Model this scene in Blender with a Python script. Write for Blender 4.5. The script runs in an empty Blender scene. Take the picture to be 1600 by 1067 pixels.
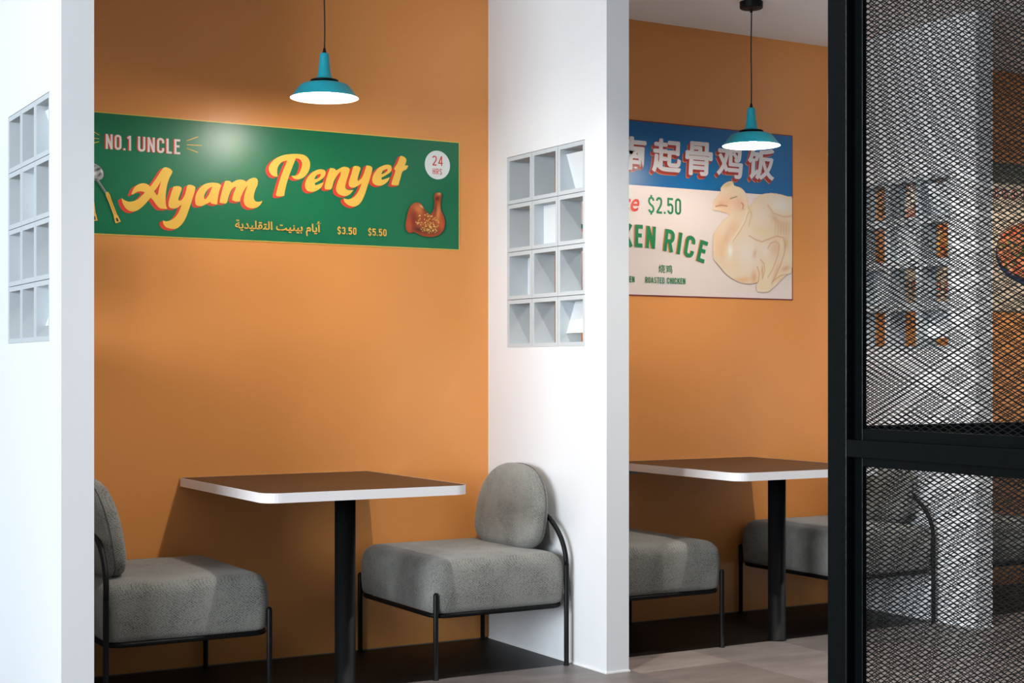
import bpy, bmesh, math, random
import numpy as np
from mathutils import Vector, Matrix
from mathutils.geometry import tessellate_polygon

random.seed(7)
PI = math.pi
SC = bpy.context.scene
COL = SC.collection

# ------------------------------------------------------------------ camera, world, lights, exposure
cam = bpy.data.cameras.new('camera')
cam.sensor_width = 36.0
cam.lens = 2396 / 1600 * 36.0
cam.shift_y = (576 - 533.5) / 1600
cam.clip_start = 0.05
cam_o = bpy.data.objects.new('camera', cam)
cam_o.location = (0, 0, 1.165)
cam_o.rotation_euler = (PI / 2, 0, -math.radians(30.3))
COL.objects.link(cam_o)
SC.camera = cam_o

SC.view_settings.view_transform = 'Standard'
SC.view_settings.look = 'None'
SC.view_settings.exposure = 0.0
SC.view_settings.gamma = 1.0
SC.view_settings.use_curve_mapping = False

W = bpy.data.worlds.new('daylight')
SC.world = W
W.use_nodes = True
W.node_tree.nodes['Background'].inputs[0].default_value = (0.74, 0.88, 1.0, 1)
W.node_tree.nodes['Background'].inputs[1].default_value = 0.11


def area(name, loc, target, sx, sy, power, col):
    l = bpy.data.lights.new(name, 'AREA')
    l.shape = 'RECTANGLE'; l.size = sx; l.size_y = sy
    l.energy = power; l.color = col
    o = bpy.data.objects.new(name, l)
    o.location = loc
    o.rotation_euler = (Vector(target) - Vector(loc)).to_track_quat('-Z', 'Y').to_euler()
    COL.objects.link(o)
    return o


# daylight from the shop front on the left, softer daylight from behind the viewer
area('window_daylight', (-6.5, 0.9, 2.1), (2.4, 5.0, 1.7), 5.0, 3.0, 1130, (0.86, 0.935, 1.0))
area('front_daylight', (1.0, -2.6, 2.0), (3.2, 5.0, 1.0), 4.0, 2.2, 12, (0.76, 0.89, 1.0))
PENDANT_POWER = 15
DOWNLIGHT_POWER = 30

# ------------------------------------------------------------------ helpers
def lin(c):
    return tuple(((v / 255) / 12.92 if v / 255 <= 0.04045 else ((v / 255 + 0.055) / 1.055) ** 2.4) for v in c)


def mat(name, rgb, rough=0.5, metal=0.0, spec=0.5, noise=None, bump=None, vary=None, coat=0.0):
    """noise=(scale, amount) mottles colour; bump=(scale, strength, distance)"""
    m = bpy.data.materials.new(name)
    m.use_nodes = True
    nt = m.node_tree
    b = nt.nodes['Principled BSDF']
    c = lin(rgb) + (1,)
    b.inputs['Base Color'].default_value = c
    b.inputs['Roughness'].default_value = rough
    b.inputs['Metallic'].default_value = metal
    b.inputs['Specular IOR Level'].default_value = spec
    b.inputs['Coat Weight'].default_value = coat
    b.inputs['Coat Roughness'].default_value = 0.15
    tc = nt.nodes.new('ShaderNodeTexCoord')
    if noise:
        n = nt.nodes.new('ShaderNodeTexNoise')
        n.inputs['Scale'].default_value = noise[0]
        n.inputs['Detail'].default_value = 6
        nt.links.new(tc.outputs['Object'], n.inputs['Vector'])
        r = nt.nodes.new('ShaderNodeMapRange')
        r.inputs[1].default_value = 0.3; r.inputs[2].default_value = 0.7
        r.inputs[3].default_value = 1 - noise[1]; r.inputs[4].default_value = 1 + noise[1]
        nt.links.new(n.outputs['Fac'], r.inputs[0])
        mx = nt.nodes.new('ShaderNodeVectorMath'); mx.operation = 'SCALE'
        mx.inputs[0].default_value = c[:3]
        nt.links.new(r.outputs[0], mx.inputs['Scale'])
        nt.links.new(mx.outputs[0], b.inputs['Base Color'])
    if bump:
        n = nt.nodes.new('ShaderNodeTexNoise')
        n.inputs['Scale'].default_value = bump[0]
        n.inputs['Detail'].default_value = 3
        nt.links.new(tc.outputs['Object'], n.inputs['Vector'])
        bp = nt.nodes.new('ShaderNodeBump')
        bp.inputs['Strength'].default_value = bump[1]
        bp.inputs['Distance'].default_value = bump[2]
        nt.links.new(n.outputs['Fac'], bp.inputs['Height'])
        nt.links.new(bp.outputs[0], b.inputs['Normal'])
    return m


def fabric_mat():
    m = mat('grey_herringbone', (150, 150, 145), rough=0.95, spec=0.15)
    nt = m.node_tree; b = nt.nodes['Principled BSDF']
    tc = nt.nodes.new('ShaderNodeTexCoord')
    n = nt.nodes.new('ShaderNodeTexNoise'); n.inputs['Scale'].default_value = 260; n.inputs['Detail'].default_value = 2
    n2 = nt.nodes.new('ShaderNodeTexNoise'); n2.inputs['Scale'].default_value = 9; n2.inputs['Detail'].default_value = 3
    nt.links.new(tc.outputs['Object'], n.inputs['Vector']); nt.links.new(tc.outputs['Object'], n2.inputs['Vector'])
    outs = []
    for rot in (0.75, -0.75):
        mp = nt.nodes.new('ShaderNodeMapping'); mp.inputs['Rotation'].default_value = (rot, rot * 0.6, 0.4 * rot)
        nt.links.new(tc.outputs['Object'], mp.inputs['Vector'])
        w = nt.nodes.new('ShaderNodeTexWave'); w.inputs['Scale'].default_value = 55; w.bands_direction = 'Z'
        w.inputs['Distortion'].default_value = 1.0
        nt.links.new(mp.outputs[0], w.inputs['Vector'])
        outs.append(w.outputs['Fac'])
    mul = nt.nodes.new('ShaderNodeMath'); mul.operation = 'ADD'
    nt.links.new(outs[0], mul.inputs[0]); nt.links.new(outs[1], mul.inputs[1])
    add = nt.nodes.new('ShaderNodeMath'); add.operation = 'MULTIPLY_ADD'
    add.inputs[1].default_value = 0.14
    nt.links.new(mul.outputs[0], add.inputs[0]); nt.links.new(n.outputs['Fac'], add.inputs[2])
    a3 = nt.nodes.new('ShaderNodeMath'); a3.operation = 'MULTIPLY_ADD'; a3.inputs[1].default_value = 0.5
    nt.links.new(n2.outputs['Fac'], a3.inputs[0]); nt.links.new(add.outputs[0], a3.inputs[2])
    cr = nt.nodes.new('ShaderNodeValToRGB')
    cr.color_ramp.elements[0].position = 0.56; cr.color_ramp.elements[0].color = lin((66, 67, 64)) + (1,)
    cr.color_ramp.elements[1].position = 0.96; cr.color_ramp.elements[1].color = lin((136, 136, 130)) + (1,)
    nt.links.new(a3.outputs[0], cr.inputs[0]); nt.links.new(cr.outputs[0], b.inputs['Base Color'])
    bp = nt.nodes.new('ShaderNodeBump'); bp.inputs['Strength'].default_value = 0.5; bp.inputs['Distance'].default_value = 0.0015
    nt.links.new(add.outputs[0], bp.inputs['Height']); nt.links.new(bp.outputs[0], b.inputs['Normal'])
    b.inputs['Sheen Weight'].default_value = 0.25
    return m


def tile_mat():
    """stone-look vinyl: tone taken from each tile's own colour, streaked along the tile"""
    m = mat('stone_tile', (140, 132, 128), rough=0.42, spec=0.5)
    nt = m.node_tree; b = nt.nodes['Principled BSDF']
    oi = nt.nodes.new('ShaderNodeObjectInfo')
    tc = nt.nodes.new('ShaderNodeTexCoord')
    ad = nt.nodes.new('ShaderNodeVectorMath'); ad.operation = 'ADD'
    nt.links.new(tc.outputs['Object'], ad.inputs[0]); nt.links.new(oi.outputs['Location'], ad.inputs[1])
    mp = nt.nodes.new('ShaderNodeMapping'); mp.inputs['Rotation'].default_value = (0, 0, 0.5); mp.inputs['Scale'].default_value = (3.0, 9.0, 1)
    nt.links.new(ad.outputs[0], mp.inputs['Vector'])
    n = nt.nodes.new('ShaderNodeTexNoise'); n.inputs['Scale'].default_value = 1.3; n.inputs['Detail'].default_value = 9; n.inputs['Roughness'].default_value = 0.65
    nt.links.new(mp.outputs[0], n.inputs['Vector'])
    n2 = nt.nodes.new('ShaderNodeTexNoise'); n2.inputs['Scale'].default_value = 34; n2.inputs['Detail'].default_value = 4
    nt.links.new(mp.outputs[0], n2.inputs['Vector'])
    r = nt.nodes.new('ShaderNodeMapRange'); r.inputs[1].default_value = 0.3; r.inputs[2].default_value = 0.7
    r.inputs[3].default_value = 0.74; r.inputs[4].default_value = 1.2
    nt.links.new(n.outputs['Fac'], r.inputs[0])
    r2 = nt.nodes.new('ShaderNodeMapRange'); r2.inputs[1].default_value = 0.28; r2.inputs[2].default_value = 0.42
    r2.inputs[3].default_value = 0.72; r2.inputs[4].default_value = 1.0
    nt.links.new(n2.outputs['Fac'], r2.inputs[0])
    mu = nt.nodes.new('ShaderNodeMath'); mu.operation = 'MULTIPLY'
    nt.links.new(r.outputs[0], mu.inputs[0]); nt.links.new(r2.outputs[0], mu.inputs[1])
    sc = nt.nodes.new('ShaderNodeVectorMath'); sc.operation = 'SCALE'
    nt.links.new(oi.outputs['Color'], sc.inputs[0]); nt.links.new(mu.outputs[0], sc.inputs['Scale'])
    nt.links.new(sc.outputs[0], b.inputs['Base Color'])
    return m


def emis(name, rgb, s):
    m = bpy.data.materials.new(name); m.use_nodes = True
    b = m.node_tree.nodes['Principled BSDF']
    b.inputs['Base Color'].default_value = (1, 1, 1, 1)
    b.inputs['Emission Color'].default_value = tuple(rgb) + (1,)
    b.inputs['Emission Strength'].default_value = s
    return m


M = dict(
    white=mat('white_paint', (226, 228, 230), 0.6, spec=0.3, bump=(60, 0.12, 0.002)),
    ceiling=mat('ceiling_paint', (242, 240, 238), 0.8, spec=0.2),
    orange=mat('orange_paint', (230, 153, 82), 0.36, spec=0.5, noise=(1.2, 0.03), bump=(45, 0.1, 0.002)),
    block=mat('pale_block', (190, 197, 201), 0.6, spec=0.3, bump=(90, 0.1, 0.001)),
    fin=mat('white_fin', (216, 220, 222), 0.5, spec=0.3),
    caulk=mat('white_caulk', (235, 235, 235), 0.5),
    dark_floor=mat('black_floor', (20, 19, 18), 0.5, spec=0.35, noise=(5, 0.3)),
    tile=tile_mat(),
    slab=mat('stone_slab', (140, 132, 128), 0.45, noise=(3, 0.15)),
    fabric=fabric_mat(),
    seam=mat('dark_seam', (90, 90, 86), 0.9, spec=0.1),
    black=mat('black_steel', (10, 11, 12), 0.5, spec=0.2),
    paint=mat('black_gloss_paint', (6, 10, 11), 0.3, spec=0.16, bump=(28, 0.35, 0.004)),
    mesh=mat('black_mesh', (13, 15, 16), 0.45, spec=0.35),
    top=mat('dark_laminate', (26, 13, 7), 0.38, spec=0.35, noise=(8, 0.15)),
    edge=mat('white_edging', (236, 234, 236), 0.4),
    steel=mat('grey_bracket', (150, 150, 150), 0.45, metal=0.6),
    teal=mat('teal_enamel', (18, 158, 178), 0.38, spec=0.5, noise=(40, 0.06)),
    enamel=mat('white_enamel', (245, 245, 245), 0.4),
    cord=mat('black_cord', (14, 14, 14), 0.6),
    bulb=emis('lamp_bulb', (1.0, 0.97, 0.93), 30.0),
    disc=emis('downlight_lens', (1.0, 0.95, 0.88), 12.0),
)


def pmat(name, rgb):
    """printed vinyl ink"""
    if name not in M:
        M[name] = mat('print_' + name, rgb, 0.34, spec=0.5, bump=(55, 0.12, 0.002))
    return M[name]


def link(name, me, m, parent=None, kind=None, smooth=False):
    o = bpy.data.objects.new(name, me)
    COL.objects.link(o)
    if m is not None and len(me.materials) == 0:
        me.materials.append(m)
    if parent is not None:
        o.parent = parent
    if kind:
        o['kind'] = kind
    if smooth:
        for p in me.polygons:
            p.use_smooth = True
    return o


def obj(name, bm, m, parent=None, kind=None, smooth=False):
    me = bpy.data.meshes.new(name)
    bm.normal_update()
    bm.to_mesh(me); bm.free()
    return link(name, me, m, parent, kind, smooth)


def tag(o, label, cat=None, group=None):
    o['label'] = label
    if cat: o['category'] = cat
    if group: o['group'] = group
    return o


def thing(name, label, cat, loc, rotz=0, group=None):
    o = bpy.data.objects.new(name, None)
    COL.objects.link(o)
    o.location = loc; o.rotation_euler = (0, 0, rotz)
    o.empty_display_size = 0.1
    return tag(o, label, cat, group)


def copy_tree(o, parent=None):
    c = o.copy(); COL.objects.link(c)
    if parent is not None:
        c.parent = parent
    for ch in list(o.children):
        copy_tree(ch, c)
    return c


def box(bm, x0, x1, y0, y1, z0, z1, bevel=0.0):
    mtx = Matrix.Translation(((x0 + x1) / 2, (y0 + y1) / 2, (z0 + z1) / 2)) @ Matrix.Diagonal((x1 - x0, y1 - y0, z1 - z0, 1))
    r = bmesh.ops.create_cube(bm, size=1, matrix=mtx)
    if bevel:
        es = list({e for v in r['verts'] for e in v.link_edges})
        bmesh.ops.bevel(bm, geom=es, offset=bevel, segments=2, affect='EDGES', profile=0.5)
    return bm


def B(*a, **k):
    return box(bmesh.new(), *a, **k)


def tube(bm, pts, r, n=14, closed=False, cap=True):
    pts = [Vector(p) for p in pts]
    N = len(pts)
    rings = []
    up = None
    for i, p in enumerate(pts):
        if closed:
            t = (pts[(i + 1) % N] - pts[i - 1]).normalized()
        else:
            t = (pts[min(i + 1, N - 1)] - pts[max(i - 1, 0)]).normalized()
        if up is None:
            a = Vector((0, 0, 1)) if abs(t.z) < 0.9 else Vector((1, 0, 0))
            u = t.cross(a).normalized()
        else:
            u = (up - t * up.dot(t)).normalized()
        up = u
        v = t.cross(u)
        rings.append([bm.verts.new(p + (u * math.cos(2 * PI * k / n) + v * math.sin(2 * PI * k / n)) * r) for k in range(n)])
    for i in range(N if closed else N - 1):
        a, b = rings[i], rings[(i + 1) % N]
        for k in range(n):
            bm.faces.new((a[k], a[(k + 1) % n], b[(k + 1) % n], b[k]))
    if cap and not closed:
        bm.faces.new(rings[0][::-1]); bm.faces.new(rings[-1])
    bmesh.ops.recalc_face_normals(bm, faces=bm.faces)
    return bm


def lathe(prof, n=48, cap=False):
    bm = bmesh.new()
    rings = []
    for r, z in prof:
        if r < 1e-6:
            rings.append([bm.verts.new((0, 0, z))])
        else:
            rings.append([bm.verts.new((r * math.cos(2 * PI * k / n), r * math.sin(2 * PI * k / n), z)) for k in range(n)])
    for a, b in zip(rings, rings[1:]):
        for k in range(n):
            k2 = (k + 1) % n
            if len(a) == 1 and len(b) == 1: continue
            if len(a) == 1: bm.faces.new((a[0], b[k], b[k2]))
            elif len(b) == 1: bm.faces.new((a[k], b[0], a[k2]))
            else: bm.faces.new((a[k], b[k], b[k2], a[k2]))
    bmesh.ops.recalc_face_normals(bm, faces=bm.faces)
    return bm


def rrect(x0, x1, y0, y1, r, n=8):
    pts = []
    for cx, cy, a0 in ((x1 - r, y1 - r, 0), (x0 + r, y1 - r, PI / 2), (x0 + r, y0 + r, PI), (x1 - r, y0 + r, 1.5 * PI)):
        for k in range(n + 1):
            a = a0 + PI / 2 * k / n
            pts.append((cx + r * math.cos(a), cy + r * math.sin(a)))
    return pts


# ------------------------------------------------------------------ setting
YB = 5.79            # face of the back wall
ZC = 2.765           # ceiling
YF = 4.87            # front faces of the dividers
DIV = [(1.207, 1.310), (3.264, 3.367), (5.248, 5.352), (7.235, 7.338)]

wb = obj('wall_back', B(1.207, 9.5, YB, YB + 0.15, 0, ZC), M['orange'], kind='structure')
tag(wb, 'orange painted back wall running behind all the booths')
wl = obj('wall_left', B(-2.0, 1.207, YB, YB + 0.15, 0, ZC), mat('unseen_wall_grey', (120, 124, 124), 0.7), kind='structure')  # added out of view; grey set for frame reflection and bounce on the divider
tag(wl, 'unseen wall added beyond the left divider, grey set for its reflection in the black frame')
ce = obj('ceiling', B(-1.2, 9.5, 1.2, YB + 0.15, ZC, ZC + 0.1), M['ceiling'], kind='structure')
tag(ce, 'plain white ceiling over the booths')
fl = obj('floor', B(-7.5, 9.5, -3.5, 5.11, -0.06, -0.004), M['slab'], kind='structure')
tag(fl, 'grey brown stone look floor in front of the booths')
fd = obj('floor', B(-2.0, 9.5, 5.11, YB + 0.15, -0.06, 0.0), M['dark_floor'], kind='structure')
tag(fd, 'black floor strip inside the booths, along the orange wall')

obj('trim_1', B(-2.0, 9.5, YB - 0.004, YB, 0.0, 0.004), mat('grey_sealant', (120, 110, 100), 0.5), kind='structure')['label'] = 'thin grey sealant line at foot of the orange wall'

# floor tiles, 18 x 36 inch, each column staggered by half a tile
TW, TL = 0.4567, 0.914
meshes = {}
tones = [(127, 118, 115), (116, 109, 106), (121, 113, 109), (125, 120, 118), (112, 105, 103)]
for c in range(-6, 11):
    x0 = 3.385 + c * TW
    y = (4.818 if c % 2 == 0 else 4.361) + TL
    while y > 2.2:
        ya, yb = y - TL, min(y, 5.109)
        if ya < 5.0:
            L = round(yb - ya, 3)
            if L not in meshes:
                bm = B(0, TW - 0.0012, 0, L - 0.0012, -0.004, 0.0)
                me = bpy.data.meshes.new('tile'); bm.to_mesh(me); bm.free(); me.materials.append(M['tile'])
                meshes[L] = me
            o = link('tile', meshes[L], None, fl)
            o.location = (x0, ya, 0)
            tone = tones[(c * 3 + int(round(y * 7))) % 5]
            if c == 0 and yb > 5.0: tone = (150, 137, 131)
            if c == 0 and yb < 4.9 and yb > 4.7: tone = (122, 111, 106)
            if c == 1: tone = (132, 124, 120)
            o.color = lin(tone) + (1,)
        y -= TL

# dividers with their inset of hollow blocks
GY0, GZ0, GS = 5.022, 1.254, 0.2015


def block_mesh():
    bm = bmesh.new()
    t, s, d = 0.0165, GS - 0.0016, 0.1015
    a = 0.0008
    box(bm, 0.001, d, a, s, a, t)
    box(bm, 0.001, d, a, s, s - t, s)
    box(bm, 0.001, d, a, t, t, s - t)
    box(bm, 0.001, d, s - t, s, t, s - t)
    me = bpy.data.meshes.new('vent_block'); bm.to_mesh(me); bm.free(); me.materials.append(M['block'])
    return me


BM = block_mesh()


def fin_mesh(xt, xb, z0, z1):
    """plate across a block, leaning from depth xb at its foot to xt at its head"""
    bm = bmesh.new()
    y0, y1 = 0.0175, GS - 0.019
    th = 0.004
    v = [bm.verts.new(p) for p in ((xb, y0, z0), (xb, y1, z0), (xt, y1, z1), (xt, y0, z1),
                                   (xb + th, y0, z0), (xb + th, y1, z0), (xt + th, y1, z1), (xt + th, y0, z1))]
    for f in ((0, 1, 2, 3), (7, 6, 5, 4), (0, 4, 5, 1), (1, 5, 6, 2), (2, 6, 7, 3), (3, 7, 4, 0)):
        bm.faces.new([v[i] for i in f])
    bmesh.ops.recalc_face_normals(bm, faces=bm.faces)
    me = bpy.data.meshes.new('fin'); bm.to_mesh(me); bm.free(); me.materials.append(M['fin'])
    return me


z_lo, z_hi = 0.0175, GS - 0.019
FINS = {(0, 2): fin_mesh(0.030, 0.077, z_lo, z_hi - 0.016), (3, 2): fin_mesh(0.072, 0.030, z_lo + 0.036, z_hi),
        (1, 1): fin_mesh(0.047, 0.047, z_lo, z_hi), (2, 0): fin_mesh(0.090, 0.090, z_lo, z_hi)}
div_labels = ['white divider wall at the left edge, its block inset seen steeply', 'white divider wall between the green sign booth and the chicken sign booth',
              'white divider wall behind the black mesh screen', 'white divider wall at the far right end of the booths']
for i, (xa, xb) in enumerate(DIV):
    bm = bmesh.new()
    g0, g1 = GY0, GY0 + 3 * GS
    h0, h1 = GZ0, GZ0 + 4 * GS
    box(bm, xa, xb, YF, YB, 0, h0)
    box(bm, xa, xb, YF, YB, h1, ZC)
    box(bm, xa, xb, YF, g0, h0, h1)
    box(bm, xa, xb, g1, YB, h0, h1)
    wd = obj('wall_divider', bm, M['white'], kind='structure')
    tag(wd, div_labels[i])
    for r in range(4):
        for c in range(3):
            o = link('vent_block', BM, None, wd)
            o.location = (xa, GY0 + (2 - c) * GS, GZ0 + (3 - r) * GS)
            if (r, c) in FINS:
                link('fin', FINS[(r, c)], None, o)
    # thin bead of white sealant where the divider meets the floor
    bm = bmesh.new()
    box(bm, xa - 0.004, xb + 0.004, YF - 0.004, YF, 0, 0.006)
    box(bm, xa - 0.004, xa, YF, YB, 0, 0.006)
    box(bm, xb, xb + 0.004, YF, YB, 0, 0.006)
    t = obj('sealant_bead', bm, M['caulk'], wd)

# ------------------------------------------------------------------ lounge chairs
# local frame: +x is the front, origin on the floor under the middle
CX0, CX1, CY0, CY1 = -0.294, 0.299, -0.345, 0.349


def cushion(contour_fn, prof):
    """stack of inset contours: prof = [(inset, z), ...], closed with fans"""
    bm = bmesh.new()
    rings = []
    for ins, z in prof:
        rings.append([bm.verts.new((x, y, z(x, y) if callable(z) else z)) for x, y in contour_fn(ins)])
    n = len(rings[0])
    for a, b in zip(rings, rings[1:]):
        for k in range(n):
            bm.faces.new((a[k], a[(k + 1) % n], b[(k + 1) % n], b[k]))
    bm.faces.new(rings[0][::-1]); bm.faces.new(rings[-1])
    bmesh.ops.recalc_face_normals(bm, faces=bm.faces)
    return bm


def seat_contour(ins):
    r = max(0.055 - ins * 0.4, 0.02)
    n = 10
    x0, x1, y0, y1 = CX0 + ins, CX1 - ins, CY0 + ins, CY1 - ins
    pts = []
    cs = ((x1 - r, y1 - r, 0), (x0 + r, y1 - r, PI / 2), (x0 + r, y0 + r, PI), (x1 - r, y0 + r, 1.5 * PI))
    for q, (cx, cy, a0) in enumerate(cs):
        for k in range(n + 1):
            a = a0 + PI / 2 * k / n
            pts.append((cx + r * math.cos(a), cy + r * math.sin(a)))
        # points along the straight side towards the next corner
        nx, ny, na = cs[(q + 1) % 4]
        p0 = pts[-1]; p1 = (nx + r * math.cos(na), ny + r * math.sin(na))
        for k in range(1, 6):
            t = k / 6
            pts.append((p0[0] + (p1[0] - p0[0]) * t, p0[1] + (p1[1] - p0[1]) * t))
    return pts


def seat_prof():
    pr = [(0.03, 0.2425)]
    for k in range(7):                       # lower rounding
        a = PI / 2 * k / 6
        pr.append((0.024 * (1 - math.sin(a)) + 0.003, 0.267 - 0.024 * math.cos(a)))
    pr += [(0.0005, 0.30), (0.0, 0.34), (0.0015, 0.375)]
    for k in range(1, 10):                   # upper rounding
        a = PI / 2 * k / 9
        pr.append((0.004 + 0.055 * (1 - math.cos(a)), 0.388 + 0.057 * math.sin(a)))
    pr += [(0.10, 0.449), (0.15, 0.4525), (0.20, 0.4545), (0.25, 0.4555)]
    return pr


def back_contour(ins):
    """tombstone outline in (y, z): flat foot with round corners, domed head"""
    w, h = 0.25, 0.345
    n = 72
    pts = []
    for k in range(n):
        a = 2 * PI * k / n
        c, s = math.cos(a), math.sin(a)
        if s >= 0:
            e = 2.15; hh = 0.205
        else:
            e = 4.0; hh = 0.14
        x = math.copysign(abs(c) ** (2 / (e if s < 0 else 2.25)), c) * (w - ins)
        z = math.copysign(abs(s) ** (2 / e), s) * (hh - ins * (0.82 if s >= 0 else 0.56))
        if s < 0: x *= 1 - 0.05 * (abs(s) ** 2)
        pts.append((x, z + 0.14))
    return pts


def make_chair(name, label, loc, rotz, group):
    t = thing(name, label, 'chair', loc, rotz, group)
    obj('seat', cushion(seat_contour, seat_prof()), M['fabric'], t, smooth=True)
    # backrest cushion, local (u, v, w) -> leaning panel
    th = 0.046
    pr = []
    for k in range(10):
        a = -PI / 2 + PI * 0.5 * k / 9
        pr.append((0.10 * (1 - math.cos(a)) ** 1.5, th * math.sin(a)))
    for k in range(1, 10):
        a = PI * 0.5 * k / 9
        pr.append((0.10 * (1 - math.cos(a)) ** 1.5, th * math.sin(a)))
    prf = [(0.245, -th * 1.12), (0.17, -th * 1.09)] + pr + [(0.17, th * 1.09), (0.245, th * 1.12)]
    bm = cushion(back_contour, prf)
    lean = math.radians(9)
    base = Vector((-0.212, 0, 0.437))
    R = Matrix.Rotation(-lean, 4, 'Y')
    def place(v):
        return R @ Vector((v.z, v.x, v.y)) + base
    for v in bm.verts:
        v.co = place(v.co)
    bk = obj('backrest', bm, M['fabric'], t, smooth=True)
    bm = bmesh.new()
    tube(bm, [place(Vector((x, z, -0.012))) for x, z in back_contour(-0.0008)], 0.0016, 6, closed=True)
    obj('piping', bm, M['seam'], bk, smooth=True)
    # frame
    r = 0.0098
    zf = 0.2365
    bm = bmesh.new()
    tube(bm, [(x, y, zf) for x, y in rrect(CX0 + 0.012, CX1 - 0.012, CY0 + 0.012, CY1 - 0.012, 0.06)], 0.0088, 12, closed=True)
    fr = obj('seat_frame', bm, M['black'], t, smooth=True)
    bm = bmesh.new()
    for x in (-0.12, 0.12):
        tube(bm, [(x, CY0 + 0.014, zf), (x, CY1 - 0.014, zf)], 0.007, 8)
    obj('cross_bar', bm, M['black'], t, smooth=True)
    lx, ly = 0.287, 0.3375
    for sy in (-1, 1):
        # front leg with a rounded head
        bm = lathe([(0, 0.0), (0.0125, 0.0), (0.0125, 0.004), (r, 0.005), (r, 0.316), (r * 0.8, 0.322), (r * 0.4, 0.3255), (0, 0.3265)], 18)
        o = obj('leg', bm, M['black'], t, smooth=True)
        for v in o.data.vertices: v.co.x += lx; v.co.y += sy * ly
        bm = lathe([(0, 0.0), (0.0115, 0.0), (0.0115, 0.004), (r, 0.005), (r, 0.395)], 18)
        o = obj('leg', bm, M['black'], t, smooth=True)
        for v in o.data.vertices: v.co.x += -lx - 0.004; v.co.y += sy * ly
    bm = bmesh.new()
    pts = []
    for k in range(41):
        a = PI * k / 40
        c, s = math.cos(a), math.sin(a)
        pts.append((-lx - 0.004 + 0.012 * s, math.copysign(abs(c) ** 0.92, c) * ly, 0.392 + 0.225 * abs(s) ** 0.92))
    tube(bm, pts, r, 14)
    obj('back_hoop', bm, M['black'], t, smooth=True)
    return t


YC = 5.434
CG = 'grey lounge chairs in the booths'
chairs = [
    (2.935, PI, 'grey upholstered lounge chair on right side of green sign booth, whole and nearest'),
    (1.701, 0, 'grey upholstered lounge chair at far left, half hidden by left divider'),
    (3.708, 0, 'grey upholstered lounge chair left of second table, back hidden by middle divider'),
    (4.925, PI, 'grey upholstered lounge chair right of second table, mostly behind black mesh'),
    (5.690, 0, 'grey upholstered lounge chair in farthest booth, seen only through black mesh'),
]
c0 = make_chair('lounge_chair', chairs[0][2], (chairs[0][0], YC, 0), chairs[0][1], CG)
for x, rz, lb in chairs[1:]:
    c = copy_tree(c0)
    c.location = (x, YC, 0); c.rotation_euler = (0, 0, rz)
    c['label'] = lb

# ------------------------------------------------------------------ tables
def make_table(label, loc, group):
    t = thing('booth_table', label, 'table', loc, 0, group)
    hx, y0, y1 = 0.3975, 4.885 - YC, 5.788 - YC
    def contour(ins):
        r = 0.06
        a = []
        for cx, cy, a0 in ((hx - r, y0 + r, 1.5 * PI), (hx - 0.004, y1 - 0.004, 0), (-hx + 0.004, y1 - 0.004, PI / 2), (-hx + r, y0 + r, PI)):
            rr = (r if cy < 0 else 0.004) - ins
            for k in range(9):
                q = a0 + PI / 2 * k / 8
                a.append((cx + rr * math.cos(q), cy + rr * math.sin(q)))
        return a
    obj('table_top', cushion(contour, [(0.0015, 0.7095), (0.0015, 0.7422)]), M['top'], t)
    bm = bmesh.new()
    oc, ic = contour(0), contour(0.0014)
    zs = (0.7088, 0.7424)
    vo = [[bm.verts.new((x, y, z)) for x, y in oc] for z in zs]
    vi = [[bm.verts.new((x, y, z)) for x, y in ic] for z in zs]
    n = len(oc)
    for k in range(n):
        j = (k + 1) % n
        bm.faces.new((vo[0][k], vo[0][j], vo[1][j], vo[1][k]))
        bm.faces.new((vi[0][j], vi[0][k], vi[1][k], vi[1][j]))
        bm.faces.new((vo[1][k], vo[1][j], vi[1][j], vi[1][k]))
        bm.faces.new((vo[0][j], vo[0][k], vi[0][k], vi[0][j]))
    obj('edge_band', bm, M['edge'], t)['label'] = 'white edging around dark table top'
    yp = 5.115 - YC
    bm = lathe([(0, 0), (0.041, 0), (0.041, 0.004), (0.038, 0.005), (0.038, 0.709), (0, 0.709)], 40)
    for v in bm.verts: v.co.y += yp
    o = obj('post', bm, M['black'], t)
    for p in o.data.polygons: p.use_smooth = abs(p.normal.z) < 0.5
    obj('top_plate', B(-0.12, 0.12, yp - 0.12, yp + 0.12, 0.703, 0.7088, 0.001), M['black'], t)
    return t


TG = 'booth tables with white edging'
y1b = 5.788 - YC
t0 = make_table('dark topped booth table with white edging below the green sign', (2.287, YC, 0), TG)
for x, lb in ((4.307, 'dark topped booth table with white edging below the chicken sign'),
              (6.305, 'dark topped booth table in farthest booth, behind the black mesh')):
    t = copy_tree(t0); t.location = (x, YC, 0); t['label'] = lb
    if x < 5:
        obj('bracket', B(-0.385, -0.27, y1b - 0.10, y1b - 0.03, 0.693, 0.7088, 0.001), M['steel'], t)['label'] = 'small grey metal bracket'

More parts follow.
